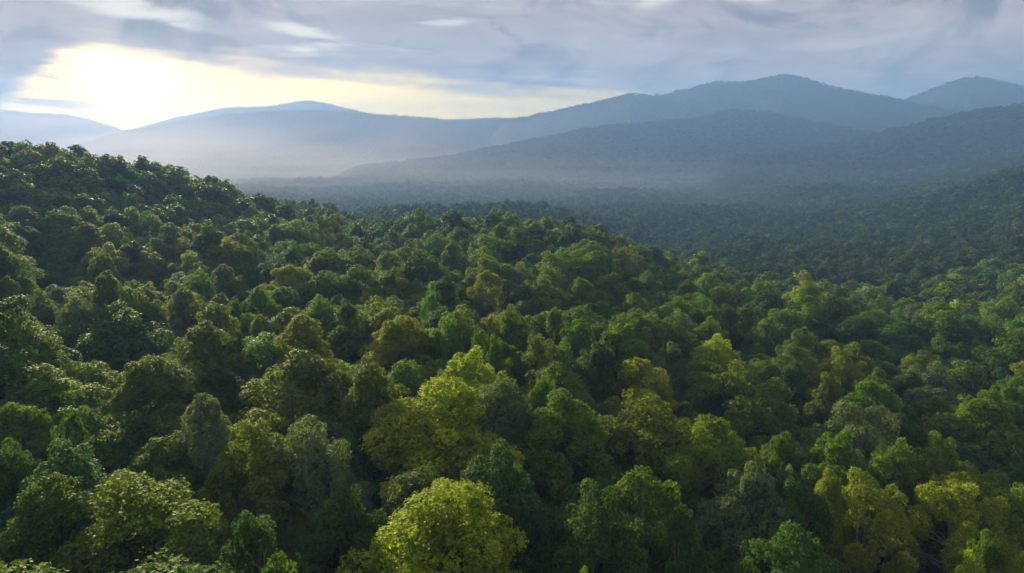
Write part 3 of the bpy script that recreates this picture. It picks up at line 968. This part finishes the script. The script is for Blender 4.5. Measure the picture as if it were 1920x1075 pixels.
def clothe(V, nt, step, g, crest_only=False):
    """far trees over a mountain's crest and the flank that faces the valley"""
    A = V[1:nt + 3]
    a, b, c = A[:-1, :-1], A[:-1, 1:], A[1:, :-1]
    area = np.linalg.norm(np.cross(b - a, c - a), axis=-1)
    cnt_ = g.poisson(area / (step * step))
    ii, jj = np.nonzero(cnt_)
    rep = cnt_[ii, jj]
    ii, jj = np.repeat(ii, rep), np.repeat(jj, rep)
    s_, t_ = g.random((len(ii), 1)), g.random((len(ii), 1))
    p = a[ii, jj] + s_ * (b - a)[ii, jj] + t_ * (c - a)[ii, jj]
    line = V[nt]
    seg = np.linalg.norm(np.diff(line, axis=0), axis=1)
    q0 = np.concatenate([[0], np.cumsum(seg)])
    q = np.arange(0, q0[-1], step * 0.45); q = q + g.uniform(-0.45, 0.45, len(q)) * step * 0.45
    if crest_only:
        p = p[:0]
    p = np.concatenate([p, np.stack([np.interp(q, q0, line[:, k]) for k in range(3)], -1)])
    p = p[p[:, 2] > CAM_Z - 124]
    for x, y, z in p:
        m = g.integers(NV)
        vr = VAR[VKEYS[m]]
        wd = float(np.clip(g.normal(step * 0.95, step * 0.2), step * 0.4, step * 1.6))
        h = float(np.clip(g.normal(7.5, 2.6), 3, 15))
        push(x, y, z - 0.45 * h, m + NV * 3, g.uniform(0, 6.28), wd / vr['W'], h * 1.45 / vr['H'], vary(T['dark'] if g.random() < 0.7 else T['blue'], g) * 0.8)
for nme in MOUNT:
    V_, nt_ = MOUNT[nme]
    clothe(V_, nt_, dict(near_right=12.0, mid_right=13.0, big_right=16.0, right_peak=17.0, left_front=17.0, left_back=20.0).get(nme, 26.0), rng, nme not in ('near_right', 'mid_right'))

fm = bpy.data.meshes.new('forest')
fm.from_pydata(P_co, [], [])
n = len(P_co)
for nme, kind, dat, fld in (('variant', 'INT', P_var, 'value'), ('turn', 'FLOAT', P_rot, 'value'), ('size', 'FLOAT_VECTOR', P_scl, 'vector'), ('tint_point', 'FLOAT_VECTOR', P_tint, 'vector')):
    a = fm.attributes.new(nme, kind, 'POINT')
    a.data.foreach_set(fld, np.array(dat, dtype=np.int32 if kind == 'INT' else np.float32).ravel())
forest = bpy.data.objects.new('forest', fm)
COL.objects.link(forest)
forest['kind'] = 'stuff'
forest['label'] = 'unbroken forest canopy covering slopes, valley and ridges behind the near trees'
forest['category'] = 'forest'

src = bpy.data.collections.new('forest_kinds')
for lod in ('crown', 'trunk', 'mid', 'far'):
    for k_ in VKEYS:
        o = bpy.data.objects.new(f'{len(src.objects):03d}_tree', VAR[k_][lod])
        src.objects.link(o)

gt = bpy.data.node_groups.new('forest_scatter', 'GeometryNodeTree')
gt.interface.new_socket('Geometry', in_out='INPUT', socket_type='NodeSocketGeometry')
gt.interface.new_socket('Geometry', in_out='OUTPUT', socket_type='NodeSocketGeometry')
gi, go = gt.nodes.new('NodeGroupInput'), gt.nodes.new('NodeGroupOutput')
def named_attr(name, typ):
    nn = gt.nodes.new('GeometryNodeInputNamedAttribute')
    nn.data_type = typ
    nn.inputs['Name'].default_value = name
    return nn.outputs['Attribute']
ci = gt.nodes.new('GeometryNodeCollectionInfo')
ci.inputs['Collection'].default_value = src
ci.inputs['Separate Children'].default_value = True
ci.inputs['Reset Children'].default_value = True
iop = gt.nodes.new('GeometryNodeInstanceOnPoints')
iop.inputs['Pick Instance'].default_value = True
comb = gt.nodes.new('ShaderNodeCombineXYZ')
gt.links.new(named_attr('turn', 'FLOAT'), comb.inputs['Z'])
e2r = gt.nodes.new('FunctionNodeEulerToRotation')
gt.links.new(comb.outputs[0], e2r.inputs[0])
gt.links.new(gi.outputs[0], iop.inputs['Points'])
gt.links.new(ci.outputs[0], iop.inputs['Instance'])
gt.links.new(named_attr('variant', 'INT'), iop.inputs['Instance Index'])
gt.links.new(e2r.outputs[0], iop.inputs['Rotation'])
gt.links.new(named_attr('size', 'FLOAT_VECTOR'), iop.inputs['Scale'])
st = gt.nodes.new('GeometryNodeStoreNamedAttribute')
st.data_type = 'FLOAT_VECTOR'
st.domain = 'INSTANCE'
st.inputs['Name'].default_value = 'tint'
gt.links.new(iop.outputs[0], st.inputs['Geometry'])
gt.links.new(named_attr('tint_point', 'FLOAT_VECTOR'), st.inputs['Value'])
gt.links.new(st.outputs[0], go.inputs[0])
md = forest.modifiers.new('scatter', 'NODES')
md.node_group = gt

# ------------------------------------------------------------------ haze
HAZE_DENSITY = 3.1e-4
lo, hi = float(gz.min()) - 60.0, CAM_Z + 416.0
hx = 8300.0
hv = [(sx_ * hx, sy_ * hx, z_) for z_ in (lo, hi) for sx_, sy_ in ((-1, -1), (1, -1), (1, 1), (-1, 1))]
hf = [(3, 2, 1, 0), (4, 5, 6, 7), (0, 1, 5, 4), (1, 2, 6, 5), (2, 3, 7, 6), (3, 0, 4, 7)]
hm = bpy.data.materials.new('haze')
hm.use_nodes = True
ht = hm.node_tree
ht.nodes.clear()
ho = ht.nodes.new('ShaderNodeOutputMaterial')
pv = ht.nodes.new('ShaderNodeVolumePrincipled')
pv.inputs['Color'].default_value = (0.18, 0.36, 0.86, 1)
pv.inputs['Density'].default_value = HAZE_DENSITY
pv.inputs['Anisotropy'].default_value = 0.15
ht.links.new(pv.outputs[0], ho.inputs['Volume'])
hm.cycles.homogeneous_volume = True
haze = mesh_object('haze', hv, hf, [hm])
haze['kind'] = 'stuff'
# mist pooled in the left of the valley, a lens of droplets
import bmesh
def mist_bank(loc, scale, rot, density, colour, g_):
    mm = bpy.data.materials.new('mist')
    mm.use_nodes = True
    t_ = mm.node_tree
    t_.nodes.clear()
    mo = t_.nodes.new('ShaderNodeOutputMaterial')
    v_ = t_.nodes.new('ShaderNodeVolumePrincipled')
    v_.inputs['Color'].default_value = (*colour, 1)
    v_.inputs['Anisotropy'].default_value = g_
    m_ = NT(t_)
    oc = m_.node('ShaderNodeTexCoord').outputs['Object']
    ln = m_.node('ShaderNodeVectorMath', operation='LENGTH')
    t_.links.new(oc, ln.inputs[0])
    fall = m_.m('SUBTRACT', 1.0, m_.m('MULTIPLY', ln.outputs['Value'], ln.outputs['Value']), clamp=True)
    wisp = m_.ss(m_.noise(oc, 4.0, 3.0, 0.5, 0.4), 0.30, 0.66)
    dens = m_.m('MULTIPLY', m_.m('MULTIPLY', fall, fall), m_.m('ADD', 0.45, wisp))
    t_.links.new(m_.m('MULTIPLY', dens, density * 2.0), v_.inputs['Density'])
    t_.links.new(v_.outputs[0], mo.inputs['Volume'])
    b_ = bmesh.new()
    bmesh.ops.create_icosphere(b_, subdivisions=5, radius=1.0)
    me_ = bpy.data.meshes.new('mist')
    b_.to_mesh(me_); b_.free()
    me_.materials.append(mm)
    o = bpy.data.objects.new('mist', me_)
    COL.objects.link(o)
    o.location, o.scale, o.rotation_euler = loc, scale, (0, 0, R(rot))
    o['kind'] = 'stuff'
mist_bank((-1250, 2450, CAM_Z - 55), (2000, 2100, 300), 15, 0.55e-4, (1.0, 0.70, 0.34), 0.68)
mist_bank((-250, 2450, CAM_Z - 96), (2600, 1600, 85), -6, 1.6e-4, (0.80, 0.88, 1.0), 0.30)
print('tris', sum(len(m_.polygons) for m_ in bpy.data.meshes) * 2)
print('trees', len(trees), 'named', len(named), 'forest points', n)
